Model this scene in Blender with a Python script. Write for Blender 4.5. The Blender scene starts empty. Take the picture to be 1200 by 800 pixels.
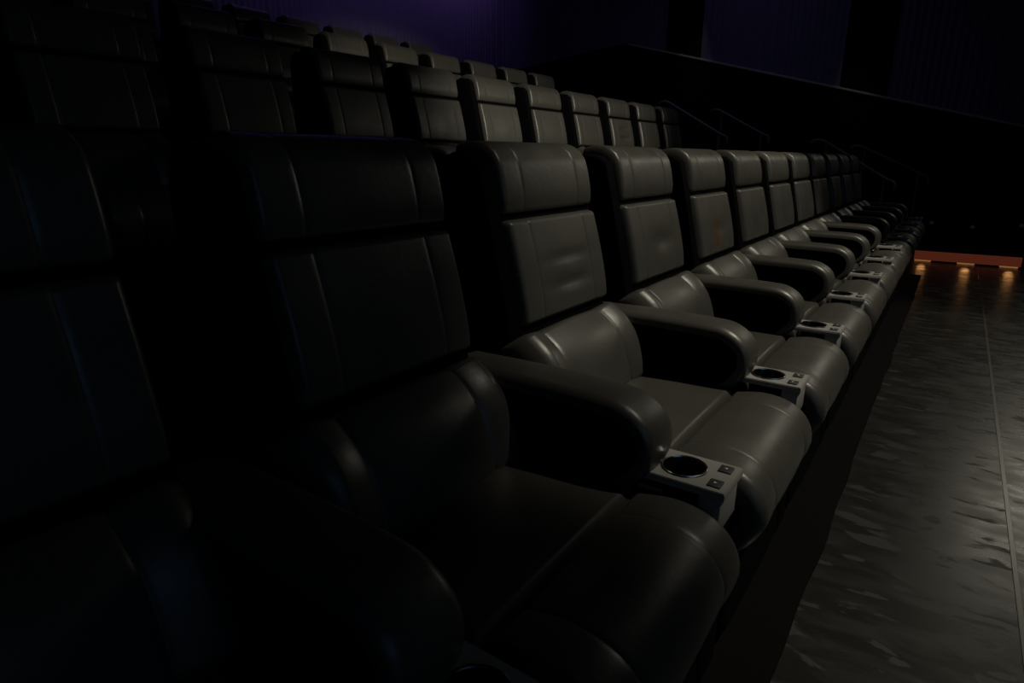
import bpy, bmesh, math, random
from mathutils import Vector, Matrix
random.seed(4)
scene = bpy.context.scene
col = scene.collection

# ------------------------------------------------------------------ camera
CAM = Vector((-0.476, 0.0, 1.135))
yaw, pitch = 0.615, -0.289
F = Vector((math.cos(pitch) * math.cos(yaw), math.cos(pitch) * math.sin(yaw), math.sin(pitch)))
Rr = Vector((math.sin(yaw), -math.cos(yaw), 0))
U = Rr.cross(F)
cd = bpy.data.cameras.new('camera')
cd.sensor_width = 36.0
cd.lens = 720 / 1200 * 36.0
cd.clip_start = 0.02
cam = bpy.data.objects.new('camera', cd)
cam.matrix_world = Matrix(((Rr.x, U.x, -F.x, CAM.x), (Rr.y, U.y, -F.y, CAM.y), (Rr.z, U.z, -F.z, CAM.z), (0, 0, 0, 1)))
col.objects.link(cam)
scene.camera = cam

# ------------------------------------------------------------------ view, world, lights
scene.view_settings.view_transform = 'Standard'
scene.view_settings.look = 'None'
scene.view_settings.gamma = 1
scene.view_settings.use_curve_mapping = False
scene.view_settings.exposure = 0.0
w = bpy.data.worlds.new('dark_hall')
scene.world = w
w.use_nodes = True
w.node_tree.nodes['Background'].inputs[0].default_value = (0.35, 0.4, 0.7, 1)
w.node_tree.nodes['Background'].inputs[1].default_value = 0.0022


def area(name, loc, target, sx, sy, power, color, spread=180):
    ld = bpy.data.lights.new(name, 'AREA')
    ld.shape = 'RECTANGLE'
    ld.size, ld.size_y = sx, sy
    ld.energy = power
    ld.color = color
    ld.spread = math.radians(spread)
    o = bpy.data.objects.new(name, ld)
    o.location = loc
    o.rotation_euler = (Vector(target) - Vector(loc)).to_track_quat('-Z', 'Y').to_euler()
    col.objects.link(o)
    return o


def spot(name, loc, target, power, color, ang, blend=0.6, size=0.05):
    ld = bpy.data.lights.new(name, 'SPOT')
    ld.energy = power
    ld.color = color
    ld.spot_size = math.radians(ang)
    ld.spot_blend = blend
    ld.shadow_soft_size = size
    o = bpy.data.objects.new(name, ld)
    o.location = loc
    o.rotation_euler = (Vector(target) - Vector(loc)).to_track_quat('-Z', 'Y').to_euler()
    col.objects.link(o)
    return o


WARM = (1.0, 0.93, 0.76)
area('side_flood_light', (10.0, -1.9, 3.9), (2.0, 0.6, 0.8), 2.4, 1.6, 5.5, WARM, 110)
area('aisle_light', (9.2, -1.3, 3.35), (2.0, -0.4, 0), 0.24, 0.16, 1.5, WARM, 120)
spot('front_fill_spot', (2.6, -1.9, 5.8), (2.95, 0.3, 0.4), 740, WARM, 49, 0.4, 0.10)  # added unseen spot, cone shaped to bound the lit pool on the front seats
spot('rear_fill_spot', (1.0, -4.0, 4.5), (1.445, -3.15, 4.185), 1800, WARM, 27, 0.6, 0.10)  # second added spot, unseen, fills in light on the rows behind
area('blue_fill', (-3.0, -6.0, 3.0), (0.0, 1.0, 0.9), 5.0, 3.5, 14, (0.22, 0.47, 0.8))  # added blue fill from the screen side, not an actual lit screen
area('purple_back_wash', (7.2, 7.2, 5.5), (7.2, 8.0, 4.5), 5.6, 0.2, 18, (0.50, 0.32, 1.0), 100)
area('blue_side_wash', (9.75, 3.0, 5.7), (10.5, 3.0, 3.2), 0.2, 9.0, 7, (0.50, 0.50, 1.0), 120)


# ------------------------------------------------------------------ materials
def mat(name, base, rough=0.5, metallic=0.0, spec=0.5, noise=None, bump=0.0, bscale=200, emit=None, estr=0.0, rvar=0.0, rscale=8):
    m = bpy.data.materials.new(name)
    m.use_nodes = True
    nt = m.node_tree
    b = nt.nodes['Principled BSDF']
    b.inputs['Base Color'].default_value = (*base, 1)
    b.inputs['Roughness'].default_value = rough
    b.inputs['Metallic'].default_value = metallic
    b.inputs['Specular IOR Level'].default_value = spec
    tc = nt.nodes.new('ShaderNodeTexCoord')
    if noise:
        n = nt.nodes.new('ShaderNodeTexNoise')
        n.inputs['Scale'].default_value = noise[0]
        n.inputs['Detail'].default_value = 5
        nt.links.new(tc.outputs['Object'], n.inputs['Vector'])
        mx = nt.nodes.new('ShaderNodeMix')
        mx.data_type = 'RGBA'
        mx.inputs[6].default_value = (*base, 1)
        mx.inputs[7].default_value = (*noise[1], 1)
        nt.links.new(n.outputs['Fac'], mx.inputs[0])
        nt.links.new(mx.outputs[2], b.inputs['Base Color'])
    if rvar:
        n = nt.nodes.new('ShaderNodeTexNoise')
        n.inputs['Scale'].default_value = rscale
        n.inputs['Detail'].default_value = 3
        nt.links.new(tc.outputs['Object'], n.inputs['Vector'])
        mr = nt.nodes.new('ShaderNodeMapRange')
        mr.inputs['From Min'].default_value = 0.3
        mr.inputs['From Max'].default_value = 0.7
        mr.inputs['To Min'].default_value = rough - rvar
        mr.inputs['To Max'].default_value = rough + rvar
        nt.links.new(n.outputs['Fac'], mr.inputs['Value'])
        nt.links.new(mr.outputs['Result'], b.inputs['Roughness'])
    if bump:
        n = nt.nodes.new('ShaderNodeTexNoise')
        n.inputs['Scale'].default_value = bscale
        n.inputs['Detail'].default_value = 3
        nt.links.new(tc.outputs['Object'], n.inputs['Vector'])
        bp = nt.nodes.new('ShaderNodeBump')
        bp.inputs['Strength'].default_value = bump
        bp.inputs['Distance'].default_value = 0.004
        nt.links.new(n.outputs['Fac'], bp.inputs['Height'])
        nt.links.new(bp.outputs['Normal'], b.inputs['Normal'])
    if emit:
        b.inputs['Emission Color'].default_value = (*emit, 1)
        b.inputs['Emission Strength'].default_value = estr
    return m


LEATHER = mat('black_leather', (0.045, 0.043, 0.037), 0.40, spec=0.6, noise=(14, (0.055, 0.052, 0.045)), bump=0.12, bscale=60, rvar=0.05)
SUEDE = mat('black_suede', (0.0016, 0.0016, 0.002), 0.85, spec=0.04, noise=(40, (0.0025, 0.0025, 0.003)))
PLATE = mat('brushed_plate', (0.28, 0.27, 0.25), 0.5, metallic=0.0, spec=0.4, noise=(60, (0.24, 0.23, 0.22)))
CHROME = mat('chrome_rim', (0.5, 0.5, 0.5), 0.22, metallic=1.0)
CUPBLACK = mat('cup_black', (0.004, 0.004, 0.006), 0.3, noise=(20, (0.006, 0.006, 0.006)))
BUTTON = mat('button_black', (0.03, 0.028, 0.028), 0.5, noise=(50, (0.04, 0.04, 0.04)))
ICON = mat('button_icon', (0.6, 0.6, 0.58), 0.5)
BLACKFLOOR = mat('black_floor', (0.0035, 0.003, 0.0032), 0.95, spec=0.05, noise=(120, (0.006, 0.005, 0.005)), bump=0.5, bscale=250)
BLACKWALL = mat('black_painted_wall', (0.003, 0.003, 0.0035), 0.8, spec=0.1, noise=(3, (0.005, 0.005, 0.005)))
CAP = mat('ledge_cap', (0.42, 0.39, 0.31), 0.6, noise=(8, (0.36, 0.33, 0.27)))
FABRIC = mat('acoustic_drape', (0.10, 0.09, 0.15), 0.9, spec=0.1, noise=(5, (0.14, 0.12, 0.18)), bump=0.3, bscale=90)
RAILM = mat('rail_steel', (0.13, 0.125, 0.12), 0.55, metallic=0.2, noise=(30, (0.16, 0.155, 0.15)))
CEIL = mat('black_ceiling', (0.004, 0.004, 0.004), 0.9, spec=0.1, noise=(6, (0.006, 0.006, 0.006)))
REDGLOW = mat('red_light_strip', (0.10, 0.02, 0.01), 0.5, emit=(1.0, 0.20, 0.09), estr=0.06, noise=(25, (0.14, 0.03, 0.02)))
LENS = mat('amber_lamp_lens', (0.3, 0.15, 0.05), 0.4, emit=(1.0, 0.42, 0.13), estr=0.22)
DIMLENS = mat('dim_lens', (0.2, 0.19, 0.22), 0.4, emit=(0.8, 0.7, 1.0), estr=0.004)


def stain_leather(name, spots):
    """leather with worn brownish stains; spots = [(x, y, z, radius, colour)] in chair coordinates"""
    m = LEATHER.copy()
    m.name = name
    nt = m.node_tree
    b = nt.nodes['Principled BSDF']
    tc = nt.nodes.new('ShaderNodeTexCoord')
    src = b.inputs['Base Color'].links[0].from_socket
    nz = nt.nodes.new('ShaderNodeTexNoise')
    nz.inputs['Scale'].default_value = 18
    nt.links.new(tc.outputs['Object'], nz.inputs['Vector'])
    for (x, y, z, r, c) in spots:
        d = nt.nodes.new('ShaderNodeVectorMath')
        d.operation = 'DISTANCE'
        d.inputs[1].default_value = (x, y, z)
        nt.links.new(tc.outputs['Object'], d.inputs[0])
        ad = nt.nodes.new('ShaderNodeMath')
        ad.operation = 'MULTIPLY_ADD'
        ad.inputs[1].default_value = r * 0.9
        nt.links.new(nz.outputs['Fac'], ad.inputs[0])
        nt.links.new(d.outputs['Value'], ad.inputs[2])
        mr = nt.nodes.new('ShaderNodeMapRange')
        mr.interpolation_type = 'SMOOTHSTEP'
        mr.inputs['From Min'].default_value = r * 0.75
        mr.inputs['From Max'].default_value = r * 1.5
        mr.inputs['To Min'].default_value = 0.85
        mr.inputs['To Max'].default_value = 0.0
        nt.links.new(ad.outputs[0], mr.inputs['Value'])
        mx = nt.nodes.new('ShaderNodeMix')
        mx.data_type = 'RGBA'
        nt.links.new(mr.outputs['Result'], mx.inputs[0])
        nt.links.new(src, mx.inputs[6])
        mx.inputs[7].default_value = (*c, 1)
        src = mx.outputs[2]
    nt.links.new(src, b.inputs['Base Color'])
    return m


# worn concrete aisle floor: scuffed, unevenly polished
def floor_material():
    m = bpy.data.materials.new('worn_concrete')
    m.use_nodes = True
    nt = m.node_tree
    b = nt.nodes['Principled BSDF']
    tc = nt.nodes.new('ShaderNodeTexCoord')

    def noise(scale, sx, sy, detail=6, off=0.0, dist=0.0):
        mp = nt.nodes.new('ShaderNodeMapping')
        mp.inputs['Scale'].default_value = (sx, sy, 1)
        mp.inputs['Location'].default_value = (off, off * 0.7, 0)
        nt.links.new(tc.outputs['Object'], mp.inputs['Vector'])
        n = nt.nodes.new('ShaderNodeTexNoise')
        n.inputs['Scale'].default_value = scale
        n.inputs['Detail'].default_value = detail
        n.inputs['Distortion'].default_value = dist
        nt.links.new(mp.outputs['Vector'], n.inputs['Vector'])
        return n.outputs['Fac']

    def rng(sock, a, bb, c, d):
        mr = nt.nodes.new('ShaderNodeMapRange')
        mr.inputs['From Min'].default_value = a
        mr.inputs['From Max'].default_value = bb
        mr.inputs['To Min'].default_value = c
        mr.inputs['To Max'].default_value = d
        nt.links.new(sock, mr.inputs['Value'])
        return mr.outputs['Result']
    mott = noise(1.6, 1, 1, 6)
    scuff = rng(noise(7.0, 2.6, 0.9, 5, 3.1, 0.5), 0.58, 0.63, 0, 1)
    base = nt.nodes.new('ShaderNodeMix')
    base.data_type = 'RGBA'
    base.inputs[6].default_value = (0.008, 0.0078, 0.0066, 1)
    base.inputs[7].default_value = (0.013, 0.0127, 0.0107, 1)
    nt.links.new(mott, base.inputs[0])
    mx = nt.nodes.new('ShaderNodeMix')
    mx.data_type = 'RGBA'
    mx.inputs[7].default_value = (0.004, 0.004, 0.0035, 1)
    nt.links.new(scuff, mx.inputs[0])
    nt.links.new(base.outputs[2], mx.inputs[6])
    nt.links.new(mx.outputs[2], b.inputs['Base Color'])
    streak = noise(7.0, 2.2, 0.8, 8, 0.4, 0.3)
    r = nt.nodes.new('ShaderNodeMath')
    r.operation = 'MULTIPLY_ADD'
    r.inputs[1].default_value = 0.35
    nt.links.new(scuff, r.inputs[0])
    nt.links.new(rng(streak, 0.42, 0.62, 0.27, 0.37), r.inputs[2])
    nt.links.new(r.outputs[0], b.inputs['Roughness'])
    bp = nt.nodes.new('ShaderNodeBump')
    bp.inputs['Strength'].default_value = 0.035
    bp.inputs['Distance'].default_value = 0.01
    nt.links.new(streak, bp.inputs['Height'])
    nt.links.new(bp.outputs['Normal'], b.inputs['Normal'])
    return m


FLOOR = floor_material()


# ------------------------------------------------------------------ helpers
def obj(name, bm, m, parent=None, smooth=True, mats=None):
    bmesh.ops.recalc_face_normals(bm, faces=bm.faces)
    me = bpy.data.meshes.new(name)
    bm.to_mesh(me)
    bm.free()
    for x in (mats or [m]):
        me.materials.append(x)
    if smooth:
        for p in me.polygons:
            p.use_smooth = True
        me.set_sharp_from_angle(angle=math.radians(42))
    o = bpy.data.objects.new(name, me)
    col.objects.link(o)
    if parent:
        o.parent = parent
    return o


def tag(o, label, cat, group=None):
    o['label'] = label
    o['category'] = cat
    if group:
        o['group'] = group


def struct(name, bm, m, smooth=False):
    o = obj(name, bm, m, smooth=smooth)
    o['kind'] = 'structure'
    return o


def empty(name, loc):
    o = bpy.data.objects.new(name, None)
    o.empty_display_size = 0.1
    o.location = loc
    col.objects.link(o)
    return o


def add_box(bm, x0, x1, y0, y1, z0, z1, bevel=0.0, seg=2):
    r = bmesh.ops.create_cube(bm, size=1)
    vs = r['verts']
    for v in vs:
        v.co = Vector(((x0 + x1) / 2 + v.co.x * (x1 - x0), (y0 + y1) / 2 + v.co.y * (y1 - y0), (z0 + z1) / 2 + v.co.z * (z1 - z0)))
    if bevel:
        es = list({e for v in vs for e in v.link_edges})
        bmesh.ops.bevel(bm, geom=es, offset=bevel, segments=seg, affect='EDGES', profile=0.5)
    return bm


def add_prism(bm, pts, x0, x1, bevel=0.0, seg=2):
    """polygon pts in (y, z), extruded from x0 to x1"""
    a = [bm.verts.new((x0, y, z)) for y, z in pts]
    b = [bm.verts.new((x1, y, z)) for y, z in pts]
    n = len(pts)
    caps = [bm.faces.new(a), bm.faces.new(b[::-1])]
    for i in range(n):
        j = (i + 1) % n
        bm.faces.new((a[i], b[i], b[j], a[j]))
    if bevel:
        es = list({e for f in caps for e in f.edges})
        bmesh.ops.bevel(bm, geom=es, offset=bevel, segments=seg, affect='EDGES', profile=0.5)
    return bm


def add_tube(bm, pts, r, n=10):
    rings = []
    P = [Vector(p) for p in pts]
    for i, p in enumerate(P):
        t = (P[min(i + 1, len(P) - 1)] - P[max(i - 1, 0)]).normalized()
        a = t.orthogonal().normalized() if abs(t.x) > 0.9 else t.cross(Vector((1, 0, 0))).normalized()
        b = t.cross(a)
        rings.append([bm.verts.new(p + r * (math.cos(2 * math.pi * k / n) * a + math.sin(2 * math.pi * k / n) * b)) for k in range(n)])
    for i in range(len(rings) - 1):
        for k in range(n):
            bm.faces.new((rings[i][k], rings[i][(k + 1) % n], rings[i + 1][(k + 1) % n], rings[i + 1][k]))
    bm.faces.new(rings[0][::-1])
    bm.faces.new(rings[-1])
    return bm


def smooth_path(ctrl, n):
    """Catmull-Rom through control points, resampled evenly"""
    c = [Vector((a, b)) for a, b in ctrl]
    c = [2 * c[0] - c[1]] + c + [2 * c[-1] - c[-2]]
    pts = []
    for i in range(1, len(c) - 2):
        for k in range(24):
            t = k / 24
            p0, p1, p2, p3 = c[i - 1], c[i], c[i + 1], c[i + 2]
            pts.append(0.5 * ((2 * p1) + (p2 - p0) * t + (2 * p0 - 5 * p1 + 4 * p2 - p3) * t * t + (3 * p1 - p0 - 3 * p2 + p3) * t ** 3))
    pts.append(c[-2])
    d = [0]
    for i in range(1, len(pts)):
        d.append(d[-1] + (pts[i] - pts[i - 1]).length)
    return pts, d


def at(pts, d, s):
    s = max(0, min(d[-1], s))
    for i in range(1, len(d)):
        if s <= d[i]:
            t = (s - d[i - 1]) / max(1e-9, d[i] - d[i - 1])
            p = pts[i - 1].lerp(pts[i], t)
            a, b = max(0, i - 3), min(len(pts) - 1, i + 2)
            tn = (pts[b] - pts[a]).normalized()
            return p, tn
    return pts[-1], (pts[-1] - pts[-2]).normalized()


def dense(length, r, seams, n):
    s = {0.0, length}
    for k in range(1, 9):
        q = r * (1 - math.cos(k / 8 * math.pi / 2))
        s.add(q)
        s.add(length - q)
    for k in range(n + 1):
        s.add(length * k / n)
    for c in seams:
        for o_ in (-0.016, -0.009, -0.005, -0.0025, 0, 0.0025, 0.005, 0.009, 0.016):
            s.add(c + o_)
    o = []
    for v in sorted(s):
        if 0 <= v <= length and (not o or v - o[-1] > 0.0008):
            o.append(v)
    o[-1] = length
    return o


def pad(ctrl, x0, x1, T, r=0.04, rv=None, seams=(), vseams=(), puff=0.01, n=14, nv=22, seam_d=0.0018, extra=None, width=None, back=0.01):
    """upholstered pad: spine ctrl in (y, z) from low/front to high/back; swells by T along the normal with
    rounded borders, stitched seams across (x offsets from the centre) and along the spine"""
    bm = bmesh.new()
    rv = rv if rv is not None else r
    pts, d = smooth_path(ctrl, 0)
    L = d[-1]
    W = x1 - x0
    cx = (x0 + x1) / 2
    us = dense(W, r, [s + W / 2 for s in seams], n)
    vs = dense(L, rv, [q * L for q in vseams], nv)
    edges = [-W / 2] + list(seams) + [W / 2]

    def q(t, rr):
        return 1.0 if t >= rr else math.sqrt(max(0, 1 - (1 - t / rr) ** 2))
    front, rear = [], []
    for v in vs:
        p, tn = at(pts, d, v)
        nrm = Vector((-tn.y, tn.x))
        rowf, rowb = [], []
        for u in us:
            x = u - W / 2
            e = q(min(u, W - u), r) * q(min(v, L - v), rv)
            h = T
            for a, b in zip(edges[:-1], edges[1:]):
                if a <= x <= b:
                    t = (x - (a + b) / 2) / ((b - a) / 2)
                    h += puff * (1 - t * t)
            h += puff * 0.8 * (1 - (2 * v / L - 1) ** 2)
            for s in seams:
                h -= seam_d * math.exp(-((x - s) / 0.0045) ** 2)
            for s in vseams:
                h -= seam_d * math.exp(-((v - s * L) / 0.0045) ** 2)
            if extra:
                h += extra(x, v / L)
            h = h * e
            k = width(v / L) if width else 1.0
            co = p + nrm * h
            rowf.append(bm.verts.new((cx + x * k, co.x, co.y)))
            cb = p - nrm * back
            rowb.append((cx + x * k, cb.x, cb.y))
        front.append(rowf)
        rear.append(rowb)
    nv_, nu = len(vs), len(us)
    for j in range(nv_ - 1):
        for i in range(nu - 1):
            bm.faces.new((front[j][i], front[j][i + 1], front[j + 1][i + 1], front[j + 1][i]))
    # back skin, coarse: rows only
    rb = [[bm.verts.new(rear[j][0]), bm.verts.new(rear[j][-1])] for j in range(nv_)]
    for j in range(nv_ - 1):
        bm.faces.new((rb[j][1], rb[j][0], rb[j + 1][0], rb[j + 1][1]))
        bm.faces.new((front[j][0], front[j + 1][0], rb[j + 1][0], rb[j][0]))
        bm.faces.new((front[j + 1][-1], front[j][-1], rb[j][1], rb[j + 1][1]))
    bm.faces.new([rb[0][0], rb[0][1]] + front[0][::-1])
    bm.faces.new([rb[-1][1], rb[-1][0]] + front[-1])
    return bm


# ------------------------------------------------------------------ room shell
RISE, PITCH = 0.56, 2.06
XW, LB = 10.5, 8.0      # far side wall, back wall
CZ = 6.2

bm = bmesh.new()
add_box(bm, -4, XW + 0.2, -8, 0.165, -0.2, 0.0)
add_box(bm, 7.0, 8.6, 0.165, 0.46, -0.2, 0.0)
struct('floor', bm, FLOOR)
# black floor strip under the seats, slightly uneven front edge
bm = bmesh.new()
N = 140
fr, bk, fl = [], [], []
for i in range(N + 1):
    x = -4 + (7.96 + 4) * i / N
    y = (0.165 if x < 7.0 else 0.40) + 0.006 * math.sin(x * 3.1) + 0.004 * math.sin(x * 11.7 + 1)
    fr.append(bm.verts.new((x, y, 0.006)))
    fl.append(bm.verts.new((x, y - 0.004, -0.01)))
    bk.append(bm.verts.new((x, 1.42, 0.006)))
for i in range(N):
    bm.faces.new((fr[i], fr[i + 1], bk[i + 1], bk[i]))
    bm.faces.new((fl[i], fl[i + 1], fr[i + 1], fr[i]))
struct('floor_black_strip', bm, BLACKFLOOR)
bm = bmesh.new()
add_box(bm, -4, XW + 0.2, 0.165, 1.5, -0.2, -0.002)
struct('floor_slab', bm, BLACKFLOOR)
# thin metal joint strip let into the concrete aisle
bm = bmesh.new()
add_box(bm, -4, 7.9, -0.320, -0.306, -0.01, 0.002, 0.001)
struct('trim_1', bm, mat('joint_strip', (0.04, 0.038, 0.033), 0.30, noise=(9, (0.05, 0.048, 0.04))))
# tiers behind the front row, stepping up to the back wall
for n in range(1, 4):
    bm = bmesh.new()
    y0 = 1.42 + (n - 1) * PITCH
    add_box(bm, -4, 8.02, y0, y0 + PITCH + (0.2 if n == 3 else 0), -0.2, n * RISE)
    if n == 3:
        pass
    struct('floor_tier', bm, BLACKFLOOR)
# stair aisle at the far end: three steps for every tier
stair = [(-9, 0.0), (0.60, 0.0)]
prof = [(0.45, -0.2)]
z = 0.0
for n in range(3):
    s0 = 0.60 + n * PITCH
    for k in range(3):
        yk = s0 + 0.31 * k
        prof.append((yk, z))
        z += RISE / 3
        prof.append((yk, z))
prof.append((LB, z))
prof.append((LB, -0.2))
prof.insert(1, (0.45, 0.0))
bm = bmesh.new()
add_prism(bm, prof, 8.02, XW)
struct('stairs', bm, BLACKFLOOR)

# back wall: pleated drape wall
def pleats(a, b, pitch, amp):
    n = int((b - a) / pitch * 8)
    return [(a + (b - a) * i / n, amp * (0.5 + 0.5 * math.cos(2 * math.pi * i / 8)) + 0.3 * amp * math.sin(i * 0.37)) for i in range(n + 1)]


bm = bmesh.new()
add_box(bm, -4, XW + 0.2, LB, LB + 0.2, -0.2, CZ)
struct('wall_back', bm, BLACKWALL)
bm = bmesh.new()
lo, hi = [], []
for x, a in pleats(-2.0, XW - 0.01, 0.09, 0.012):
    lo.append(bm.verts.new((x, LB - 0.06 - a, 1.6)))
    hi.append(bm.verts.new((x, LB - 0.06 - a, CZ - 0.05)))
for i in range(len(lo) - 1):
    bm.faces.new((lo[i], lo[i + 1], hi[i + 1], hi[i]))
struct('wall_back_drape', bm, FABRIC, smooth=True)

# far side wall with draped panels between dark recessed strips
bm = bmesh.new()
add_box(bm, XW, XW + 0.2, -8, LB + 0.2, -0.2, CZ)
struct('wall_right', bm, BLACKWALL)


def dado(y):
    return 1.687 + 0.2655 * y if y < 5.25 else 3.08 - 0.11 * (y - 5.25)


PANELS = [(4.51, 7.92), (1.705, 3.85), (-1.10, 1.06), (-3.9, -1.75)]
for a, b in PANELS:
    bm = bmesh.new()
    lo, hi = [], []
    for y, am in pleats(a, b, 0.09, 0.010):
        lo.append(bm.verts.new((XW - 0.10 - am, y, dado(y) + 0.005)))
        hi.append(bm.verts.new((XW - 0.10 - am, y, CZ - 0.05)))
    for i in range(len(lo) - 1):
        bm.faces.new((lo[i], hi[i], hi[i + 1], lo[i + 1]))
    l0 = [bm.verts.new((XW, yy, dado(yy) + 0.005)) for yy in (a, b)]
    h0 = [bm.verts.new((XW, yy, CZ - 0.05)) for yy in (a, b)]
    bm.faces.new((lo[0], hi[0], h0[0], l0[0]))
    bm.faces.new((lo[-1], l0[1], h0[1], hi[-1]))
    struct('wall_right_drape', bm, FABRIC, smooth=True)
# black dado that follows the rake of the seating
bm = bmesh.new()
pts = [(-4, -0.2), (-4, dado(-4)), (5.1, dado(5.1)), (5.25, 3.075), (5.4, 3.06), (LB - 0.1, dado(LB - 0.1)), (LB - 0.1, -0.2)]
add_prism(bm, pts, XW - 0.13, XW - 0.001)
struct('wall_right_dado', bm, BLACKWALL)
# cap along the sloping part of the dado
bm = bmesh.new()
cap = [(-4, dado(-4) - 0.01), (5.15, dado(5.15) - 0.01), (5.15, dado(5.15) + 0.022), (-4, dado(-4) + 0.022)]
add_prism(bm, cap, XW - 0.15, XW - 0.004, 0.004)
struct('trim_2', bm, CAP, smooth=True)
bm = bmesh.new()
add_box(bm, -4, XW + 0.2, -8, LB + 0.2, CZ, CZ + 0.2)
struct('ceiling', bm, CEIL)
# added warm spots in front of the wall, aimed to brighten the ledge cap
for y, p in ((3.95, 19), (1.5, 17)):
    spot('ledge_fill_spot', (XW - 0.75, y + 0.2, dado(y) + 2.2), (XW - 0.15, y, dado(y)), p, (1, 0.9, 0.6), 17, 0.9, 0.02)


# ------------------------------------------------------------------ recliner prototype
SEAM = (-0.165, 0.165)
BSEAM = (-0.15, 0.15)


def back_line(z):
    """front surface of the backrest: distance L at height z"""
    return 0.898 + (z - 0.689) * (1.010 - 0.898) / (1.17 - 0.689)


def off(y, z, dd):
    return (y + dd * 0.974, z - dd * 0.227 * 0 + 0)


def bump_fn(dents):
    def f(x, v):
        s = 0
        for (cx, cv, rx, rv, dp) in dents:
            s -= dp * math.exp(-((x - cx) / rx) ** 2 - ((v - cv) / rv) ** 2)
        return s
    return f


def back_cushion_bm(dents=()):
    ctrl = [(back_line(0.68) + 0.07, 0.678), (back_line(0.75) + 0.062, 0.75), (back_line(0.86) + 0.062, 0.86), (back_line(0.967) + 0.068, 0.968)]
    return pad(ctrl, -0.215, 0.285, 0.066, r=0.022, rv=0.024, seams=BSEAM, puff=0.0012, extra=bump_fn(dents) if dents else None, nv=26, n=20,
               width=None)


def make_recliner():
    root = empty('recliner', (0, 0, 0))
    tag(root, 'black leather recliner', 'recliner')
    # rear shell of the backrest
    bm = bmesh.new()
    shell = [(0.99, 0.10), (0.96, 0.50), (back_line(0.66) + 0.022, 0.66), (back_line(0.98) + 0.022, 0.98), (back_line(1.12) + 0.022, 1.12), (1.055, 1.145), (1.11, 1.153), (1.15, 1.14), (1.17, 1.08), (1.16, 0.80), (1.13, 0.40), (1.10, 0.10)]
    add_prism(bm, shell, -0.262, 0.280, 0.010, 3)
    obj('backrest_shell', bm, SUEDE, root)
    # headrest: fat pad that curls over the top
    ctrl = [(back_line(0.99) + 0.070, 0.990), (back_line(1.03) + 0.058, 1.03), (back_line(1.10) + 0.058, 1.10), (1.066, 1.118), (1.10, 1.122), (1.14, 1.112)]
    obj('headrest', pad(ctrl, -0.216, 0.287, 0.058, r=0.02, rv=0.02, seams=BSEAM, puff=0.0012, nv=30, n=20), LEATHER, root)
    obj('back_cushion', back_cushion_bm(), LEATHER, root)
    # lumbar roll bulging out between seat and back
    ctrl = [(0.80, 0.42), (0.825, 0.50), (0.86, 0.58), (0.935, 0.645)]
    obj('lumbar_cushion', pad(ctrl, -0.285, 0.285, 0.055, r=0.06, rv=0.035, seams=SEAM, puff=0.012, n=20,
                              extra=lambda x, v: 0.010 * max(0, abs(x) - 0.17) / 0.11), LEATHER, root)
    # seat cushion
    ctrl = [(0.458, 0.415), (0.60, 0.412), (0.75, 0.405), (0.92, 0.40)]
    obj('seat_cushion', pad(ctrl, -0.285, 0.285, 0.045, r=0.03, rv=0.02, puff=0.008, n=16,
                            extra=bump_fn([(0.0, 0.45, 0.14, 0.3, 0.006)])), LEATHER, root)
    # footrest rolling over the front edge
    ctrl = [(0.345, 0.262), (0.296, 0.305), (0.268, 0.365), (0.293, 0.415), (0.36, 0.434), (0.453, 0.420)]
    obj('footrest', pad(ctrl, -0.278, 0.278, 0.038, r=0.03, rv=0.018, seams=SEAM, puff=0.003, n=20, nv=30), LEATHER, root)
    # hanging front flap and the boxed base
    ctrl = [(0.300, 0.03), (0.315, 0.16), (0.335, 0.275)]
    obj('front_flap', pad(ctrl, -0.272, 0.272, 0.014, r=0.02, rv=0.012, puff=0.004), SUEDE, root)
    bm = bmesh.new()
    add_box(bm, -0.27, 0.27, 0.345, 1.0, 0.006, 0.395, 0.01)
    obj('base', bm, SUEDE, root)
    return root


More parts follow.
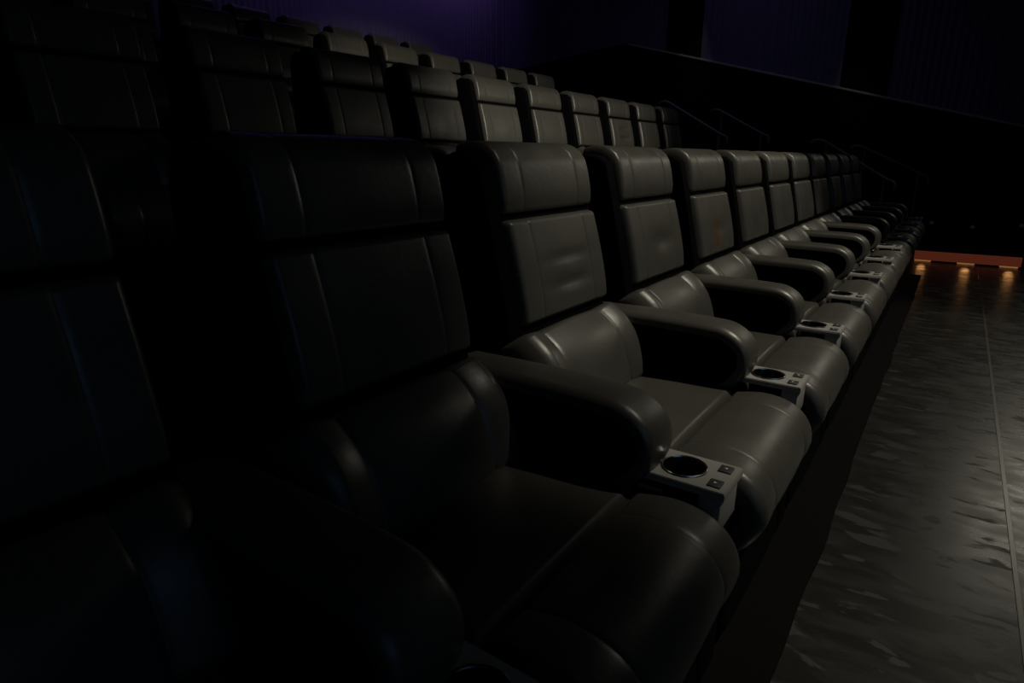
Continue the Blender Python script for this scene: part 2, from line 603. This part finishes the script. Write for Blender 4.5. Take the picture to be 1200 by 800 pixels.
def make_armrest(root, x):
    """shared armrest and cup console on one side of the recliner, centred on x"""
    prof_top = [(0.500, 0.455), (0.458, 0.50), (0.444, 0.54), (0.455, 0.587), (0.500, 0.620), (0.56, 0.628), (0.75, 0.632), (0.98, 0.632)]
    pts, d = smooth_path(prof_top, 0)
    poly = []
    for i in range(0, 31):
        p, tn = at(pts, d, d[-1] * i / 30)
        poly.append((p.x, p.y))
    poly += [(0.98, 0.08), (0.52, 0.08), (0.51, 0.42)]
    bm = bmesh.new()
    add_prism(bm, poly, x - 0.053, x + 0.053, 0.004, 2)
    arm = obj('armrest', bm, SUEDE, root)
    obj('armrest_pad', pad(prof_top, x - 0.068, x + 0.068, 0.014, r=0.022, rv=0.012, puff=0.006, nv=44, n=10, back=0.012), LEATHER, arm)
    # console: a post with a plate, cup well and two buttons
    px = x + 0.021
    bm = bmesh.new()
    add_box(bm, px - 0.058, px + 0.058, 0.292, 0.505, 0.006, 0.40, 0.006)
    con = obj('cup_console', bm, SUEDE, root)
    # plate with a round hole
    bm = bmesh.new()
    hx, hy0, hy1, zc, th = 0.067, 0.277, 0.470, 0.502, 0.016
    cy, cr = 0.383, 0.047
    angs = sorted([2 * math.pi * k / 48 for k in range(48)] + [math.atan2(sy - cy, sx) % (2 * math.pi) for sx in (-hx, hx) for sy in (hy0, hy1)])
    def rim_pt(a):
        c, s = math.cos(a), math.sin(a)
        t = 9
        if abs(c) > 1e-6:
            t = min(t, hx / abs(c))
        if s > 1e-6:
            t = min(t, (hy1 - cy) / s)
        if s < -1e-6:
            t = min(t, (cy - hy0) / -s)
        return px + c * t, cy + s * t
    top_o, top_i, bot_o, low_i = [], [], [], []
    for a in angs:
        ox, oy = rim_pt(a)
        sh = 0.96
        top_o.append(bm.verts.new((px + (ox - px) * sh, cy + (oy - cy) * 0.975, zc)))
        bot_o.append(bm.verts.new((ox, oy, zc - 0.004)))
        low_i.append(bm.verts.new((ox, oy, zc - th)))
        top_i.append(bm.verts.new((px + cr * math.cos(a), cy + cr * math.sin(a), zc)))
    n = len(angs)
    for i in range(n):
        j = (i + 1) % n
        bm.faces.new((top_i[i], top_o[i], top_o[j], top_i[j]))
        bm.faces.new((top_o[i], bot_o[i], bot_o[j], top_o[j]))
        bm.faces.new((bot_o[i], low_i[i], low_i[j], bot_o[j]))
    obj('console_plate', bm, PLATE, con)
    # tray body under the plate, open round the cup
    bm = bmesh.new()
    add_box(bm, px - 0.060, px + 0.060, 0.284, 0.33, 0.40, zc - th + 0.001, 0.004)
    obj('console_front', bm, PLATE, con)
    # cup well
    bm = bmesh.new()
    rings = []
    for rr, zz in ((cr, zc), (cr - 0.003, zc - 0.01), (cr - 0.006, zc - 0.075), (0.0, zc - 0.075)):
        if rr == 0:
            rings.append([bm.verts.new((px, cy, zz))])
        else:
            rings.append([bm.verts.new((px + rr * math.cos(2 * math.pi * k / 40), cy + rr * math.sin(2 * math.pi * k / 40), zz)) for k in range(40)])
    for a, b in zip(rings[:-1], rings[1:]):
        for k in range(40):
            if len(b) == 1:
                bm.faces.new((a[k], a[(k + 1) % 40], b[0]))
            else:
                bm.faces.new((a[k], a[(k + 1) % 40], b[(k + 1) % 40], b[k]))
    obj('cup_holder', bm, CUPBLACK, con)
    bm = bmesh.new()
    ring = []
    for k in range(48):
        a = 2 * math.pi * k / 48
        ring.append([bm.verts.new((px + (cr + 0.003 * math.cos(b)) * math.cos(a), cy + (cr + 0.003 * math.cos(b)) * math.sin(a), zc + 0.001 + 0.003 * math.sin(b)))
                     for b in (2 * math.pi * q / 8 for q in range(8))])
    for k in range(48):
        for q in range(8):
            bm.faces.new((ring[k][q], ring[(k + 1) % 48][q], ring[(k + 1) % 48][(q + 1) % 8], ring[k][(q + 1) % 8]))
    obj('cup_rim', bm, CHROME, con)
    for sx, dr in ((-0.036, -1), (0.036, 1)):
        bm = bmesh.new()
        add_box(bm, px + sx - 0.016, px + sx + 0.016, 0.291, 0.319, zc - 0.003, zc + 0.0035, 0.002)
        for f in bm.faces:
            f.material_index = 0
        zt = zc + 0.0042
        tri = [(px + sx - 0.004, 0.305 - dr * 0.003), (px + sx + 0.004, 0.305 - dr * 0.003), (px + sx, 0.305 + dr * 0.004)]
        vv = [bm.verts.new((a, b, zt)) for a, b in tri]
        f = bm.faces.new(vv)
        f.material_index = 1
        obj('button', bm, BUTTON, con, mats=[BUTTON, ICON])


proto = make_recliner()
make_armrest(proto, 0.326)


def copy_tree(o, parent=None):
    c = o.copy()
    col.objects.link(c)
    if parent:
        c.parent = parent
    for ch in list(o.children):
        copy_tree(ch, c)
    return c


ORD = ['first', 'second', 'third', 'fourth', 'fifth', 'sixth', 'seventh', 'eighth', 'ninth', 'tenth', 'eleventh', 'twelfth']
rows = [  # (name, row index, list of chair centre x)
    ('front row', 0, [0.72 * k - 0.36 for k in range(0, 12)]),
    ('second row', 1, [0.72 * k for k in range(1, 11)]),
    ('third row', 2, [0.72 * k - 0.36 for k in range(2, 12)]),
    ('back row', 3, [0.72 * k for k in range(2, 11)]),
]
FRONT = {
    0: 'black recliner at the near end of the front row, cut off by picture edge',
    1: 'black leather recliner in deep shadow, second of the front row, largest whole backrest',
    2: 'black recliner with two creases across its back pad, third of the front row',
    3: 'black leather recliner with one dark dent in its back pad, fourth of the front row',
    4: 'black leather recliner with a brown stain on its back pad, fifth of the front row',
    11: 'black leather recliner at the far end of the front row, nearest the glowing step',
}
first = True
chairs = {}
for rname, ri, xs in rows:
    for i, x in enumerate(xs):
        c = proto if first else copy_tree(proto)
        first = False
        c.location = (x, ri * PITCH, ri * RISE)
        if ri == 0 and i in FRONT:
            lab = FRONT[i]
        elif i == len(xs) - 1:
            lab = 'black leather recliner at the far end of the %s beside the stair aisle' % rname
        elif i == 0:
            lab = 'black leather recliner in the dark, leftmost of the %s' % rname
        elif i < 7:
            lab = 'black leather recliner, %s from the left in the %s' % (ORD[i], rname)
        else:
            lab = 'black leather recliner, %s from the far end of the %s' % (ORD[len(xs) - 1 - i], rname)
        c['label'] = lab
        c['category'] = 'recliner'
        c['group'] = 'recliners in the %s' % rname
        chairs[(ri, i)] = c


def part(c, name):
    return [k for k in c.children if k.name.split('.')[0] == name][0]


def new_back(c, dents, m):
    b = part(c, 'back_cushion')
    tmp = obj('back_cushion', back_cushion_bm(dents), m)
    b.data = tmp.data
    bpy.data.objects.remove(tmp)


new_back(chairs[(0, 2)], [(0.02, 0.55, 0.10, 0.045, 0.006), (0.02, 0.30, 0.10, 0.05, 0.010)], LEATHER)
new_back(chairs[(0, 3)], [(0.03, 0.45, 0.08, 0.12, 0.010)], LEATHER)
STAIN = stain_leather('stained_leather', [(0.02, 0.905, 0.79, 0.10, (0.070, 0.045, 0.027))])
new_back(chairs[(0, 4)], [(0.02, 0.40, 0.07, 0.10, 0.006)], STAIN)
new_back(chairs[(1, 7)], [(0.02, 0.62, 0.09, 0.07, 0.010), (0.02, 0.3, 0.10, 0.07, 0.014)], LEATHER)
# the chair at the left picture edge and row starts need no left arm: their left arms lie outside the photograph

# ------------------------------------------------------------------ glowing step at the end of the aisle
st = empty('step_light_strip', (8.0, -0.18, 0))
tag(st, 'red glowing light strip along the low step edge at the far end of the aisle', 'step light')
bm = bmesh.new()
add_box(bm, 0.0, 0.05, -0.50, 0.48, 0.020, 0.118, 0.004)
obj('strip', bm, REDGLOW, st)
for y in (0.385, -0.02, -0.40):
    bm = bmesh.new()
    add_box(bm, 0.006, 0.03, y - 0.08, y + 0.08, 0.004, 0.024, 0.003)
    o = obj('lamp_lens', bm, LENS, st)
    o['label'] = 'amber lamp lens'
    spot('step_lamp', (8.0, -0.18 + y, 0.05), (7.3, -0.18 + y, 0.0), 0.5, (1.0, 0.45, 0.14), 30, 0.8, 0.06)
bm = bmesh.new()
add_box(bm, 8.05, XW - 0.14, -0.72, 0.44, 0.0, 0.116, 0.004)
struct('floor_landing', bm, BLACKFLOOR)
bm = bmesh.new()
add_box(bm, 9.02, XW - 0.14, -0.95, 0.44, 0.10, 0.42, 0.004)
struct('floor_landing_upper', bm, BLACKFLOOR)
for i, (y, zz, wh) in enumerate(((0.209, 0.36, 'left one'), (-0.215, 0.333, 'middle one'), (-0.682, 0.375, 'right one'))):
    bm = bmesh.new()
    bmesh.ops.create_cone(bm, cap_ends=True, segments=20, radius1=0.024, radius2=0.02, depth=0.02,
                          matrix=Matrix.Translation((9.012, y, zz)) @ Matrix.Rotation(-math.pi / 2, 4, 'Y'))
    o = obj('stud_light', bm, DIMLENS)
    tag(o, 'faint round stud light on the black step above the red strip, %s of three' % wh, 'light', 'stud lights above the red strip')

# ------------------------------------------------------------------ handrails beside the stairs
def handrail(x, y1, z1, y0, z0, label, foot1, foot0):
    r = empty('handrail', (x, (y0 + y1) / 2, (foot0 + foot1) / 2))
    tag(r, label, 'handrail', 'handrails on the far stairs')
    o = r.location
    def loc(p):
        return Vector(p) - o
    bm = bmesh.new()
    add_tube(bm, [loc(p) for p in ((x, y1 + 0.16, z1 - 0.02), (x, y1 + 0.13, z1 + 0.01), (x, y1 + 0.06, z1 + 0.012), (x, y1, z1 - 0.01), (x, y0, z0), (x, y0 - 0.05, z0 - 0.015), (x, y0 - 0.09, z0 - 0.05), (x, y0 - 0.09, z0 - 0.12))], 0.018)
    obj('rail', bm, RAILM, r)
    for yy, zz, ff in ((y1 - 0.02, z1 - 0.02, foot1), (y0 + 0.03, z0 + 0.0, foot0)):
        bm = bmesh.new()
        add_tube(bm, [loc((x, yy, zz)), loc((x, yy, ff))], 0.014)
        obj('post', bm, RAILM, r)


handrail(8.3, 1.444, 1.344, 0.72, 0.894, 'thin steel handrail on the lower stair flight, just behind the far front row backrests', RISE, RISE / 3)
handrail(9.9, 1.20, 1.30, 0.45, 0.93, 'thin steel handrail on the lower stair flight, close to the black side wall', RISE * 2 / 3, 0.0)
handrail(8.3, 3.504, 1.893, 2.748, 1.449, 'thin steel handrail on the upper stair flight, beside the second row end', 2 * RISE, RISE + RISE / 3)
handrail(9.9, 3.28, 1.87, 2.594, 1.494, 'thin steel handrail on the upper stair flight, close to the black side wall', RISE + RISE * 2 / 3, RISE)
